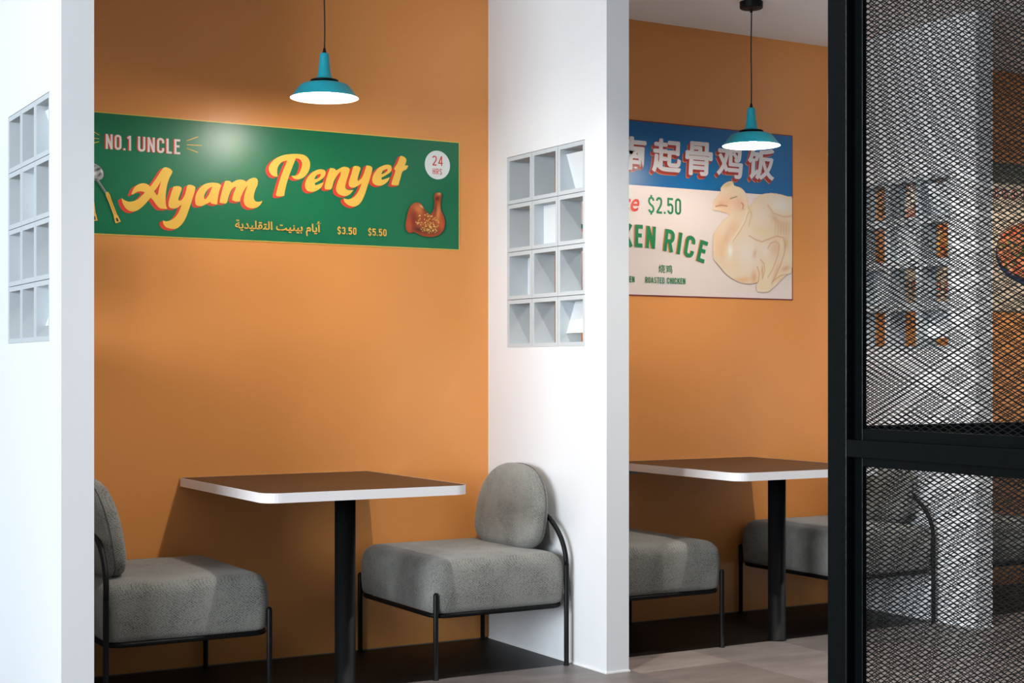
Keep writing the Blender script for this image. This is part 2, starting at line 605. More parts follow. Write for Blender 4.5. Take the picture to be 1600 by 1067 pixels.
# ------------------------------------------------------------------ pendant lamps
def make_pendant(label, loc, group, tilt=0):
    """origin: centre of the shade rim"""
    t = thing('pendant_lamp', label, 'lamp', loc, 0, group)
    outer = [(0.126, 0.0), (0.1255, 0.002), (0.119, 0.0085), (0.095, 0.040), (0.088, 0.0475), (0.075, 0.0525), (0.055, 0.0565), (0.044, 0.058)]
    obj('shade', lathe(outer, 64), M['teal'], t, smooth=True)
    inner = [(0.1255, 0.0), (0.118, 0.007), (0.0935, 0.0385), (0.086, 0.0455), (0.074, 0.0505), (0.03, 0.0545), (0.0, 0.055)]
    obj('shade_lining', lathe(inner, 64), M['enamel'], t, smooth=True)['label'] = 'white enamel inside of shade'
    o = obj('shade_collar', lathe([(0.040, 0.058), (0.052, 0.062), (0.0525, 0.065), (0.050, 0.067), (0.04, 0.068), (0.0, 0.069)], 48), M['black'], t, smooth=True)
    neck = [(0.043, 0.068), (0.034, 0.0715), (0.028, 0.077), (0.0255, 0.084), (0.0235, 0.098), (0.0225, 0.100), (0.0215, 0.115), (0.0205, 0.117),
            (0.0185, 0.145), (0.0165, 0.163), (0.0145, 0.1655), (0.0, 0.166)]
    obj('neck', lathe(neck, 40), M['teal'], t, smooth=True)
    obj('cord_grip', lathe([(0.0, 0.165), (0.0065, 0.165), (0.007, 0.172), (0.0055, 0.176), (0.0045, 0.184), (0.003, 0.186), (0, 0.187)], 20), M['black'], t, smooth=True)
    H = ZC - loc[2]
    bm = bmesh.new()
    tube(bm, [(0.0012 * math.sin(k * 0.7), 0, 0.18 + (H - 0.2) * k / 12) for k in range(13)], 0.0028, 8)
    obj('cord', bm, M['cord'], t, smooth=True)
    can = [(0.0, H - 0.047), (0.0055, H - 0.047), (0.006, H - 0.032), (0.046, H - 0.030), (0.050, H - 0.027), (0.0505, H), (0.0, H)]
    o = obj('ceiling_rose', lathe(can, 40), M['black'], t)
    obj('bulb', lathe([(0, -0.004), (0.012, -0.002), (0.022, 0.006), (0.025, 0.016), (0.022, 0.028), (0.014, 0.04), (0.012, 0.054), (0, 0.054)], 24), M['bulb'], t, smooth=True)
    return t


def pendant_light(x, y, z):
    l = bpy.data.lights.new('pendant_light', 'POINT'); l.energy = PENDANT_POWER; l.shadow_soft_size = 0.05; l.color = (1.0, 0.92, 0.82)
    o = bpy.data.objects.new('pendant_light', l); o.location = (x, y, z + 0.012); COL.objects.link(o)


PG = 'teal pendant lamps over the booth tables'
PX = [(2.264, 5.25, 2.166, 'teal metal pendant lamp hanging over first table, before the green sign'),
      (4.277, 5.25, 2.137, 'teal metal pendant lamp hanging over second table, before the chicken sign'),
      (6.29, 5.25, 2.14, 'teal metal pendant lamp over farthest booth table beyond the right edge')]
for x, y, z, lb in PX:
    make_pendant(lb, (x, y, z), PG)
    pendant_light(x, y, z)

# recessed downlights over the aisle in front of the booths
for x, lb in ((2.48, 'recessed ceiling downlight before the green sign booth'), (4.46, 'recessed ceiling downlight before the chicken sign booth'),
              (6.44, 'recessed ceiling downlight before the farthest booth')):
    t = thing('downlight', lb, 'lamp', (x, 4.26, ZC), 0, 'recessed downlights over the aisle')
    obj('trim_ring', lathe([(0.035, -0.004), (0.05, -0.004), (0.052, 0.0), (0.035, 0.0)], 32), M['white'], t, smooth=False)
    obj('lens', lathe([(0.0, -0.002), (0.035, -0.002)], 32), M['disc'], t)
    l = bpy.data.lights.new('downlight_beam', 'SPOT'); l.energy = DOWNLIGHT_POWER * 4; l.shadow_soft_size = 0.025
    l.spot_size = math.radians(125); l.spot_blend = 0.9; l.color = (1.0, 0.93, 0.86)
    o = bpy.data.objects.new('downlight_beam', l); o.location = (x, 4.26, ZC - 0.02); COL.objects.link(o)

# ------------------------------------------------------------------ printed signs
class Sign:
    """u runs right along the wall, v up, metres from the sign's lower left corner"""
    def __init__(s, name, label, x0, z0, w, h, base, border=None, bw=0.004):
        s.t = thing(name, label, 'sign', (x0, YB, z0), 0)
        s.w, s.h = w, h
        obj('panel', B(0, w, -0.003, 0.0, 0, h), pmat(*(border or base)), s.t)
        s.layer = 0
        s.poly([[(bw, bw), (w - bw, bw), (w - bw, h - bw), (bw, h - bw)]], base, 'background')

    def y(s):
        s.layer += 1
        return -0.003 - 0.00026 * s.layer

    def poly(s, loops_list, ink, name, y=None):
        """each entry: a loop, or (outer, hole, ...); filled and laid on the panel"""
        y = s.y() if y is None else y
        vs, fs = [], []
        for q, loops in enumerate(loops_list):
            yq = y - 3e-5 * q * (1 if len(loops_list) < 8 else 6 / len(loops_list))
            if not isinstance(loops[0][0], (list, tuple)): loops = [loops]
            L = [[Vector((u, v, 0)) for u, v in lp] for lp in loops]
            off = len(vs)
            for lp in loops: vs += [(u, yq, v) for u, v in lp]
            for tri in tessellate_polygon(L): fs.append([off + k for k in tri])
        me = bpy.data.meshes.new(name)
        me.from_pydata(vs, [], fs)
        bm = bmesh.new(); bm.from_mesh(me)
        bm.normal_update()
        for f in bm.faces:
            if f.normal.y > 0: f.normal_flip()
        bm.to_mesh(me); bm.free()
        return link(name, me, pmat(*ink), s.t)

    def raw(s, tris, ink, name, y=None):
        y = s.y() if y is None else y
        vs, fs = [], []
        for poly in tris:
            dy = 0.0
            if isinstance(poly, tuple): dy, poly = poly
            off = len(vs); vs += [(u, y - dy, v) for u, v in poly]; fs.append(list(range(off, off + len(poly))))
        me = bpy.data.meshes.new(name); me.from_pydata(vs, [], fs)
        return link(name, me, pmat(*ink), s.t)


def smooth_loop(pts, n=4, sc=0.001):
    """closed Catmull-Rom through the points; turns sharper than 75 degrees stay corners"""
    P = [Vector((x * sc, y * sc)) for x, y in pts]
    N = len(P)
    corner = []
    for i in range(N):
        a, b = (P[i] - P[i - 1]), (P[(i + 1) % N] - P[i])
        corner.append(a.angle(b, 0) > math.radians(68))
    out = []
    for i in range(N):
        p0, p1, p2, p3 = P[i - 1], P[i], P[(i + 1) % N], P[(i + 2) % N]
        if corner[i]: p0 = p1 - (p2 - p1) * 0.6
        if corner[(i + 1) % N]: p3 = p2 + (p2 - p1) * 0.6
        for k in range(n):
            t = k / n
            q = 0.5 * ((2 * p1) + (p2 - p0) * t + (2 * p0 - 5 * p1 + 4 * p2 - p3) * t * t + (3 * p1 - p0 - 3 * p2 + p3) * t ** 3)
            out.append((q.x, q.y))
    return out


# --- stroke lettering: condensed sans drawn as constant-width ribbons
def arc(cx, cy, rx, ry, a0, a1, n=8):
    return [(cx + rx * math.cos(math.radians(a0 + (a1 - a0) * k / n)), cy + ry * math.sin(math.radians(a0 + (a1 - a0) * k / n))) for k in range(n + 1)]


def glyph(ch, w, q):
    """centre lines in a box w wide and 1 high, q = half stroke"""
    l, r, b, t, m = q, w - q, q, 1 - q, w / 2
    rx = (r - l) / 2; ry = min(rx * 1.15, 0.3)
    mid = 0.5
    if ch == 'N': return [[(l, 0), (l, 1)], [(l, 0.97), (r, 0.03)], [(r, 0), (r, 1)]]
    if ch in 'O0': return [arc(m, t - ry, rx, ry, 0, 180) + arc(m, b + ry, rx, ry, 180, 360) + [(r, t - ry)]]
    if ch == '.': return [[(q, 0), (q, 2 * q)]]
    if ch == '1': return [[(m, 0), (m, 1)], [(m + q * 0.2, 0.92), (m - q * 2.2, 0.82)]]
    if ch == 'I': return [[(q, 0), (q, 1)]]
    if ch == 'U': return [[(l, 1), (l, b + ry)] + arc(m, b + ry, rx, ry, 180, 360)[1:] + [(r, 1)]]
    if ch == 'C': return [[(r, 0.66)] + arc(m, t - ry, rx, ry, 0, 180) + arc(m, b + ry, rx, ry, 180, 360) + [(r, 0.34)]]
    if ch == 'L': return [[(l, 0), (l, 1)], [(l, b), (w * 0.92, b)]]
    if ch == 'E': return [[(l, 0), (l, 1)], [(l, b), (w * 0.95, b)], [(l, t), (w * 0.95, t)], [(l, 0.53), (w * 0.85, 0.53)]]
    if ch == 'H': return [[(l, 0), (l, 1)], [(r, 0), (r, 1)], [(l, 0.53), (r, 0.53)]]
    if ch == 'T': return [[(m, 0), (m, 1)], [(0, t), (w, t)]]
    if ch == 'A': return [[(l * 0.8, 0), (m, 0.98)], [(w - l * 0.8, 0), (m, 0.98)], [(l + rx * 0.35, 0.3), (r - rx * 0.35, 0.3)]]
    if ch == 'K': return [[(l, 0), (l, 1)], [(l, 0.36), (w * 0.9, 1)], [(l + rx * 0.75, 0.55), (w * 0.93, 0)]]
    if ch == 'D': return [[(l, 0), (l, 1)], [(l, t), (m, t)] + arc(m, t - ry, rx, ry, 90, 0) + arc(m, b + ry, rx, ry, 0, -90) + [(l, b)]]
    if ch == 'R':
        return [[(l, 0), (l, 1)], [(l, t), (m, t)] + arc(m, t - ry, rx, ry, 90, 0) + arc(m, 0.47 + ry, rx, ry, 0, -90) + [(l, 0.47)], [(m * 1.05, 0.47), (r, 0)]]
    if ch == 'S':
        return [arc(m, t - ry, rx, ry, -5, 180) + [(l, 0.68), (m - rx * 0.6, 0.56), (m + rx * 0.6, 0.42), (r, 0.3)] + arc(m, b + ry, rx, ry, 0, -175)]
    if ch == '$': return glyph('S', w, q) + [[(m, -0.1), (m, 0.06)], [(m, 0.94), (m, 1.1)]]
    if ch == '2': return [arc(m, t - ry, rx, ry, 180, 0) + [(r, 0.62), (r - rx * 0.4, 0.46), (l, b)], [(l * 0.6, b), (w * 0.97, b)]]
    if ch == '3': return [arc(m, t - ry, rx, ry, 180, 0) + arc(m, 0.53 + ry * 0.8, rx, ry * 0.8, 0, -90), arc(m, 0.53 - ry * 0.8, rx, ry * 0.8, 90, 0) + arc(m, b + ry, rx, ry, 0, -180)]
    if ch == '4': return [[(r - rx * 0.3, 0), (r - rx * 0.3, 1)], [(r - rx * 0.4, 0.97), (l, 0.28)], [(0, 0.27), (w, 0.27)]]
    if ch == '5': return [[(w * 0.93, t), (l, t), (l, 0.5)], [(l, 0.5)] + arc(m, 0.6 - ry, rx, ry, 130, 0) + arc(m, b + ry, rx, ry, 0, -180)]
    return []


def ribbon(pts, h):
    """quads along a polyline, mitred"""
    P = [Vector(p) for p in pts]
    P = [p for i, p in enumerate(P) if i == 0 or (p - P[i - 1]).length > 1e-6]
    L, R_ = [], []
    for i, p in enumerate(P):
        a = (P[i] - P[i - 1]).normalized() if i > 0 else None
        b = (P[i + 1] - P[i]).normalized() if i < len(P) - 1 else None
        if a is None: a = b
        if b is None: b = a
        na, nb = Vector((-a.y, a.x)), Vector((-b.y, b.x))
        nn = (na + nb).normalized() if (na + nb).length > 1e-3 else na
        k = h / max(nn.dot(na), 0.5)
        L.append(p + nn * k); R_.append(p - nn * k)
    return [[tuple(R_[i]), tuple(R_[i + 1]), tuple(L[i + 1]), tuple(L[i])] for i in range(len(P) - 1)]


def word(s, u0, u1, v0, h, stroke=0.13, cw=0.42, gap=0.10, curve=None):
    """condensed word fitted between u0 and u1 with cap height h"""
    wd = {'.': stroke, 'I': stroke, '1': 0.3, ' ': 0.2, 'E': cw * 0.84, 'L': cw * 0.8, 'T': cw * 0.95, 'A': cw * 1.1, 'K': cw * 1.02}
    tot, pos = 0, []
    for ch in s:
        w = wd.get(ch, cw)
        pos.append((ch, tot, w)); tot += w + gap
    tot -= gap
    sx = (u1 - u0) / (tot * h)
    out = []
    for ci, (ch, x, w) in enumerate(pos):
        if ch == ' ': continue
        for si, st in enumerate(glyph(ch, w, stroke / 2)):
            st = [(p[0] * sx, p[1]) for p in st]
            for qd in ribbon(st, stroke / 2 * (0.5 + 0.5 * sx)):
                pts = []
                for px_, py_ in qd:
                    u, v = u0 + (x * sx + px_) * h, v0 + py_ * h
                    if curve:
                        uc = u0 + (x + w / 2) * sx * h
                        a = curve[1](uc); base = curve[0](uc)
                        du, dv = u - uc, v - v0
                        u = uc + du * math.cos(a) - dv * math.sin(a); v = base + du * math.sin(a) + dv * math.cos(a)
                    pts.append((u, v))
                out.append((si * 4e-5, pts))
    return out


def shift(polys, du, dv, dy=0.0):
    return [(p[0] + dy if isinstance(p, tuple) else dy, [(u + du, v + dv) for u, v in (p[1] if isinstance(p, tuple) else p)]) for p in polys]


def font_polys(text, box_, bold=0.0, shear=0.0):
    """glyph outlines from the built-in font, filled, fitted to box_ = (u0, u1, v0, v1)"""
    c = bpy.data.curves.new('t', 'FONT'); c.body = text; c.offset = bold; c.resolution_u = 6
    o = bpy.data.objects.new('t', c); COL.objects.link(o)
    bpy.context.view_layer.update()
    me = bpy.data.meshes.new_from_object(o.evaluated_get(bpy.context.evaluated_depsgraph_get()))
    V = np.array([v.co[:2] for v in me.vertices]); V[:, 0] += V[:, 1] * shear
    lo, hi = V.min(0), V.max(0)
    u0, u1, v0, v1 = box_
    V[:, 0] = u0 + (V[:, 0] - lo[0]) / (hi[0] - lo[0]) * (u1 - u0)
    V[:, 1] = v0 + (V[:, 1] - lo[1]) / (hi[1] - lo[1]) * (v1 - v0)
    out = [[tuple(map(float, V[k])) for k in p.vertices] for p in me.polygons]
    bpy.data.objects.remove(o); bpy.data.curves.remove(c); bpy.data.meshes.remove(me)
    return out


YEL = ('yellow', (247, 196, 84)); RED = ('red', (214, 66, 44)); GRN = ('green', (20, 112, 74)); CRM = ('cream', (226, 220, 212))
GOLD = ('gold', (236, 182, 82))

# ---- picture painter: a colour per vertex on a fine grid, for printed illustrations
class Picture:
    def __init__(s, u0, u1, v0, v1, step):
        s.nu, s.nv = int((u1 - u0) / step) + 1, int((v1 - v0) / step) + 1
        s.U, s.V = np.meshgrid(np.linspace(u0, u1, s.nu), np.linspace(v0, v1, s.nv))
        s.C = np.zeros(s.U.shape + (3,)); s.mask = np.zeros(s.U.shape)
        s.step = step

    def inside(s, poly, soft=0.0):
        P = np.array(poly); n = len(P)
        ins = np.zeros(s.U.shape, bool); d = np.full(s.U.shape, 1e9)
        for i in range(n):
            (x1, y1), (x2, y2) = P[i - 1], P[i]
            if y1 != y2:
                c = ((s.V > min(y1, y2)) & (s.V <= max(y1, y2)))
                xi = x1 + (s.V - y1) * (x2 - x1) / (y2 - y1)
                ins ^= c & (s.U < xi)
            L2 = (x2 - x1) ** 2 + (y2 - y1) ** 2 + 1e-12
            t = np.clip(((s.U - x1) * (x2 - x1) + (s.V - y1) * (y2 - y1)) / L2, 0, 1)
            d = np.minimum(d, np.hypot(s.U - x1 - t * (x2 - x1), s.V - y1 - t * (y2 - y1)))
        sd = np.where(ins, d, -d)
        w = max(soft, s.step * 0.8)
        return np.clip(0.5 + sd / (2 * w), 0, 1)

    def put(s, a, rgb):
        c = np.array(lin(rgb))
        s.C = s.C * (1 - a[..., None]) + c * a[..., None]

    def poly(s, pts, rgb, soft=0.0, alpha=1.0, clip=None):
        a = s.inside(pts, soft) * alpha
        if clip is not None: a = a * clip
        s.put(a, rgb); return a

    def blob(s, u, v, ru, rv, rgb, alpha=1.0, rot=0, clip=None, hard=1.0):
        c, n = math.cos(rot), math.sin(rot)
        du, dv = s.U - u, s.V - v
        x, y = (du * c + dv * n) / ru, (-du * n + dv * c) / rv
        a = np.exp(-((x * x + y * y) ** hard) * 1.4) * alpha
        if clip is not None: a = a * clip
        s.put(a, rgb)

    def line(s, pts, w, rgb, alpha=1.0, clip=None):
        d = np.full(s.U.shape, 1e9)
        for (x1, y1), (x2, y2) in zip(pts, pts[1:]):
            L2 = (x2 - x1) ** 2 + (y2 - y1) ** 2 + 1e-12
            t = np.clip(((s.U - x1) * (x2 - x1) + (s.V - y1) * (y2 - y1)) / L2, 0, 1)
            d = np.minimum(d, np.hypot(s.U - x1 - t * (x2 - x1), s.V - y1 - t * (y2 - y1)))
        a = np.exp(-(d / w) ** 2) * alpha
        if clip is not None: a = a * clip
        s.put(a, rgb)

    def build(s, sign, name, label=None):
        y = sign.y()
        keep = s.mask > 0.5
        idx = -np.ones(s.U.shape, int)
        q = keep[:-1, :-1] | keep[1:, :-1] | keep[:-1, 1:] | keep[1:, 1:]
        q = keep[:-1, :-1] & keep[1:, :-1] & keep[:-1, 1:] & keep[1:, 1:]
        used = np.zeros(s.U.shape, bool)
        used[:-1, :-1] |= q; used[1:, :-1] |= q; used[:-1, 1:] |= q; used[1:, 1:] |= q
        idx[used] = np.arange(used.sum())
        vs = [(float(u), y, float(v)) for u, v in zip(s.U[used], s.V[used])]
        jj, ii = np.nonzero(q)
        fs = [(int(idx[j, i]), int(idx[j, i + 1]), int(idx[j + 1, i + 1]), int(idx[j + 1, i])) for j, i in zip(jj, ii)]
        me = bpy.data.meshes.new(name); me.from_pydata(vs, [], fs)
        at = me.color_attributes.new('ink', 'FLOAT_COLOR', 'POINT')
        cc = np.concatenate([s.C[used], np.ones((int(used.sum()), 1))], 1).astype(np.float32)
        at.data.foreach_set('color', cc.ravel())
        if 'ink' not in M:
            m = mat('printed_picture', (255, 255, 255), 0.34, spec=0.5, bump=(55, 0.12, 0.002))
            a = m.node_tree.nodes.new('ShaderNodeAttribute'); a.attribute_name = 'ink'
            m.node_tree.links.new(a.outputs['Color'], m.node_tree.nodes['Principled BSDF'].inputs['Base Color'])
            M['ink'] = m
        o = link(name, me, M['ink'], sign.t)
        if label: o['label'] = label
        return o


# ---------------- green sign
SCRIPT = {'1A':[(211,142),(215,124),(228,103),(250,93),(274,100),(299,121),(323,150),(334,140),(346,124),(361,111),(389,110),(383,130),(383,163),(388,200),(397,229),(409,253),(404,263),(393,269),(378,270),(366,258),(347,228),(322,192),(312,200),(295,204),(274,197),(258,182),(248,159),(256,159),(273,170),(289,172),(301,169),(287,154),(269,138),(243,130),(224,134)],
    '1A_h':[(364,217),(351,194),(337,175),(347,161),(352,165),(357,187)],
    '1y':[(412,194),(402,164),(394,134),(397,117),(412,113),(427,116),(446,130),(437,106),(423,83),(404,68),(385,62),(372,65),(374,51),(385,39),(408,34),(427,37),(446,53),(462,78),(475,112),(489,154),(501,196),(495,205),(481,209),(469,205),(464,186),(458,167),(446,148),(435,144),(433,151),(439,170),(446,189),(443,198),(431,201),(418,199)],
    '1a':[(563,222),(539,215),(518,197),(504,174),(500,151),(504,132),(520,128),(535,132),(561,147),(568,140),(590,138),(591,152),(596,183),(606,215),(596,221),(580,223)],
    '1a_h':[(570,208),(551,195),(537,172),(537,157),(545,159),(559,181)],
    '1m':[(600,146),(601,158),(610,195),(620,226),(625,233),(643,233),(649,226),(669,238),(689,242),(705,238),(709,233),(725,247),(745,253),(757,246),(757,226),(747,203),(741,176),(747,161),(761,158),(778,163),(769,147),(751,134),(725,131),(707,140),(699,158),(703,185),(715,220),(705,208),(689,177),(683,155),(665,154),(651,159),(655,179),(667,210),(663,213),(649,201),(637,174),(629,147),(614,144)],
    '2P':[(842,263),(820,266),(805,286),(809,309),(832,334),(869,352),(918,360),(956,358),(977,342),(982,317),(973,289),(952,266),(927,258),(910,261),(902,271),(918,272),(933,282),(943,302),(947,326),(935,341),(920,342),(906,308),(889,264),(877,225),(870,188),(844,184),(834,189),(844,227),(861,278),(883,331),(861,324),(844,304),(840,284)],
    '2e':[(1050,296),(1044,303),(1023,305),(994,292),(970,267),(960,241),(964,220),(981,211),(1006,215),(1031,232),(1042,254),(1023,245),(1005,238),(1002,247),(1027,261),(1046,278)],
    '2e_h':[(1028,287),(1010,280),(1000,263),(1015,266),(1027,277)],
    '2n':[(1070,311),(1057,279),(1046,239),(1048,225),(1061,225),(1076,229),(1087,261),(1104,289),(1117,302),(1116,288),(1102,254),(1096,226),(1108,209),(1134,202),(1157,210),(1175,230),(1155,228),(1140,233),(1138,248),(1149,284),(1157,311),(1151,320),(1129,322),(1108,311),(1097,305),(1089,312),(1076,313)],
    '2y':[(1175,326),(1164,293),(1153,261),(1157,243),(1175,239),(1194,248),(1211,259),(1198,228),(1177,201),(1151,190),(1130,193),(1134,179),(1151,166),(1177,161),(1203,175),(1222,206),(1238,250),(1253,295),(1260,323),(1251,333),(1233,335),(1227,317),(1214,285),(1197,268),(1192,271),(1198,295),(1207,320),(1198,328)],
    '2f':[(1348,335),(1341,343),(1321,343),(1290,329),(1268,304),(1259,279),(1264,262),(1284,254),(1308,258),(1330,274),(1341,293),(1321,285),(1303,279),(1301,288),(1326,302),(1345,317)],
    '2f_h':[(1329,327),(1310,319),(1300,302),(1314,307),(1328,318)],
    '2t':[(1388,382),(1374,351),(1360,329),(1365,318),(1348,269),(1354,260),(1380,261),(1388,287),(1399,320),(1415,329),(1426,344),(1421,348),(1410,345),(1417,368),(1410,380),(1395,385)]}
g = Sign('wall_sign', 'long green sign with yellow script lettering on the orange wall', 1.45, 1.672, 1.671, 0.4635, GRN, ('sign_edge', (232, 200, 90)), 0.0035)


def letters(prefix):
    out = []
    for k, v in SCRIPT.items():
        if k[0] == prefix and not k.endswith('_h'):
            loops = [smooth_loop(v)]
            if k + '_h' in SCRIPT: loops.append(smooth_loop(SCRIPT[k + '_h']))
            out.append(loops)
    return out


for pf, nm in (('1', 'lettering'), ('2', 'lettering')):
    L = letters(pf)
    sh = []
    for i in range(7):
        f = (i + 1) / 7
        sh += [[[(u - 0.0145 * f, v - 0.0075 * f) for u, v in lp] for lp in lt] for lt in L]
    g.poly(sh, RED, 'letter_shadow')
    g.poly(L, YEL, nm)['label'] = 'yellow brush lettering reading ' + ('Ayam' if pf == '1' else 'Penyet')
for W1, nm in ((word('NO.1', 0.150, 0.2535, 0.3245, 0.057, 0.13, 0.40, 0.10), 'NO.1'), (word('UNCLE', 0.2735, 0.441, 0.3245, 0.057, 0.13, 0.40, 0.10), 'UNCLE')):
    g.raw(shift(W1, -0.005, -0.0005), RED, 'caption_shadow')
    g.raw(W1, CRM, 'caption')['label'] = 'small white capitals reading ' + nm
rays = []
for a, b in (((.465, .378), (.511, .398)), ((.466, .3635), (.527, .365)), ((.466, .350), (.510, .337))):
    rays += ribbon([a, b], 0.0013)
    rays += ribbon([(0.591 - a[0], a[1] - (0.003 if a[1] > .36 else 0)), (0.591 - b[0], b[1])], 0.0013)
g.raw(rays[0::2], YEL, 'ray_marks')
g.raw(rays[1::2], YEL, 'ray_marks')
g.poly([[(1.563 + 0.0605 * math.cos(a), 0.358 + 0.061 * math.sin(a)) for a in np.linspace(0, 2 * PI, 48, endpoint=False)]], ('badge', (232, 236, 232)), 'badge')
g.raw(word('24', 1.538, 1.588, 0.355, 0.0415, 0.11, 0.42, 0.12), RED, 'badge_text')
g.raw(word('HRS', 1.540, 1.585, 0.318, 0.0245, 0.12, 0.42, 0.13), RED, 'badge_text')
g.raw(word('$3.50', 1.101, 1.187, 0.045, 0.029, 0.15, 0.42, 0.09), GOLD, 'price')
g.raw(word('$5.50', 1.239, 1.324, 0.045, 0.029, 0.15, 0.42, 0.09), GOLD, 'price')
AR = '\ufe83\ufef3\ufe8e\ufee1 \ufe91\ufef4\ufee8\ufef4\ufe96 \ufe8d\ufedf\ufe98\ufed8\ufee0\ufef4\ufeaa\ufef3\ufe94'[::-1]
g.raw(font_polys(AR, (0.662, 1.031, 0.030, 0.092), bold=0.018), GOLD, 'caption')['label'] = 'line of yellow Arabic lettering'

# ladles at the left end of the sign
def ladle(u0, v0, u1, v1, w):
    a = Vector((u1 - u0, v1 - v0)); L = a.length; a.normalize(); n = Vector((-a.y, a.x)); o = Vector((u0, v0))
    P = lambda s, t: tuple(o + a * (s * L) + n * (t * w))
    h = [[P(0, -1.3), P(0.16, -1.0), P(0.2, -0.8), P(0.55, -0.75), P(0.72, -0.95), P(0.8, -0.5), P(0.8, 0.5), P(0.72, 0.95), P(0.55, 0.75), P(0.2, 0.8), P(0.16, 1.0), P(0, 1.3)]]
    g.poly(h, GOLD, 'ladle_handle')
    g.poly([[P(0.03, -0.5), P(0.12, -0.4), P(0.12, 0.4), P(0.03, 0.5)]], ('ladle_dark', (60, 50, 40)), 'handle_hole')
    g.poly([[P(0.2, -0.25), P(0.7, -0.2), P(0.7, 0.15), P(0.2, 0.2)]], ('ladle_ochre', (214, 148, 52)), 'handle_stripe')


ladle(0.197, 0.048, 0.142, 0.190, 0.0085)
ladle(0.108, 0.050, 0.090, 0.195, 0.0085)
g.raw(ribbon([(0.150, 0.158), (0.118, 0.204)], 0.0038), ('ladle_steel', (170, 170, 166)), 'ladle_shaft')
g.raw(ribbon([(0.148, 0.159), (0.117, 0.203)], 0.001), ('ladle_dark', (60, 50, 40)), 'shaft_line')
pic = Picture(0.02, 0.16, 0.185, 0.29, 0.0015)
bl = pic.inside([(0.118, 0.200), (0.135, 0.208), (0.142, 0.220), (0.140, 0.238), (0.130, 0.255), (0.118, 0.262), (0.105, 0.268), (0.085, 0.270), (0.06, 0.262), (0.048, 0.24), (0.058, 0.215), (0.08, 0.202)])
pic.mask = bl
pic.put(bl, (176, 176, 172))
pic.blob(0.12, 0.245, 0.02, 0.006, (20, 20, 20), 0.95, 0.5, bl); pic.blob(0.126, 0.226, 0.014, 0.005, (24, 22, 22), 0.9, 0.8, bl)
pic.blob(0.09, 0.255, 0.03, 0.006, (30, 30, 30), 0.9, 0.1, bl); pic.blob(0.07, 0.225, 0.02, 0.01, (50, 50, 50), 0.7, 0, bl)
pic.blob(0.105, 0.228, 0.012, 0.008, (238, 238, 236), 0.95, 0.4, bl); pic.blob(0.134, 0.238, 0.005, 0.009, (240, 240, 238), 0.9, 0.2, bl)
pic.blob(0.112, 0.206, 0.01, 0.004, (30, 28, 28), 0.9, 0, bl)
pic.build(g, 'ladle_bowl', 'chrome bowl of printed ladle')

# fried chicken leg
pic = Picture(1.395, 1.61, 0.035, 0.25, 0.0016)
out = smooth_loop([(1409, 86), (1413, 120), (1425, 165), (1449, 191), (1480, 192), (1503, 165), (1524, 146), (1541, 165), (1546, 200), (1543, 222), (1552, 240), (1572, 243), (1583, 230),
                   (1577, 200), (1580, 165), (1592, 145), (1598, 112), (1590, 80), (1565, 58), (1530, 50), (1490, 52), (1450, 66), (1425, 62)])
b = pic.inside(out); pic.mask = b
pic.put(b, (168, 72, 34))
for u, v, ru, rv, c, a, r in ((1.47, .165, .028, .02, (222, 128, 62), .9, -.5), (1.45, .12, .02, .045, (120, 40, 22), .8, 0), (1.43, .095, .012, .03, (196, 84, 40), .7, .2),
                              (1.565, .15, .012, .045, (226, 142, 78), .9, -.1), (1.552, .175, .006, .04, (110, 40, 20), .8, -.1), (1.56, .215, .012, .012, (70, 30, 18), .9, 0),
                              (1.57, .236, .012, .006, (216, 160, 100), .9, .3), (1.58, .11, .014, .035, (206, 92, 44), .8, .2), (1.52, .075, .06, .016, (92, 34, 18), .8, .0),
                              (1.47, .08, .03, .012, (70, 28, 16), .8, -.2), (1.50, .16, .01, .02, (110, 44, 22), .7, .7), (1.485, .178, .012, .006, (240, 190, 140), .8, -.6)):
    pic.blob(u, v, ru, rv, c, a, r, b)
rs = random.Random(3)
for k in range(150):
    a_, q = rs.random() * 2 * PI, math.sqrt(rs.random())
    u, v = 1.515 + 0.058 * q * math.cos(a_), 0.108 + 0.042 * q * math.sin(a_) - 0.1 * (q * math.cos(a_) * 0.058)
    pic.blob(u, v, 0.0034, 0.0022, rs.choice([(236, 196, 92), (218, 170, 70), (250, 220, 130), (120, 70, 24)]), 0.95, rs.random() * 3, b, 2.0)
pic.line(out + out[:1], 0.0016, (84, 28, 16), 0.8, b)
pic.build(g, 'chicken_leg_picture', 'printed fried chicken leg with crumbs')

# ---------------- chicken sign
BLU = ('blue', (4, 100, 158)); PAPER = ('paper', (236, 220, 212)); INK = ('ink_green', (34, 124, 78)); ORG = ('orange_ink', (226, 128, 60)); MAR = ('maroon', (158, 48, 40))
w2, h2 = 1.332, 0.806
p2 = Sign('wall_sign', 'blue and cream sign with a plucked chicken and Chinese lettering', 3.641, 1.5, w2, h2, PAPER, ('maroon_edge', (126, 42, 46)), 0.005)
p2.poly([[(0.005, 0.507), (w2 - 0.005, 0.507), (w2 - 0.005, h2 - 0.005), (0.005, h2 - 0.005)]], BLU, 'blue_band')
cj = []
for ch, u0, u1, v0, v1 in (('海', .100, .268, .573, .730), ('南', .290, .458, .572, .729), ('起', .487, .655, .574, .732), ('骨', .679, .841, .573, .733),
                           ('鸡', .863, 1.021, .572, .731), ('饭', 1.051, 1.216, .574, .733)):
    base = font_polys(ch, (u0 + 0.004, u1 - 0.004, v0 + 0.003, v1 - 0.003), bold=0.008, shear=0.05)
    for q, (a, c) in enumerate(((0, 0), (0.004, 0), (-0.004, 0), (0, 0.003), (0, -0.003))): cj += shift(base, a, c, q * 3e-5)
sh = []
for i in range(5): sh += shift(cj, -0.0135 * (5 - i) / 5, -0.0135 * (5 - i) / 5, 4e-5 * i)
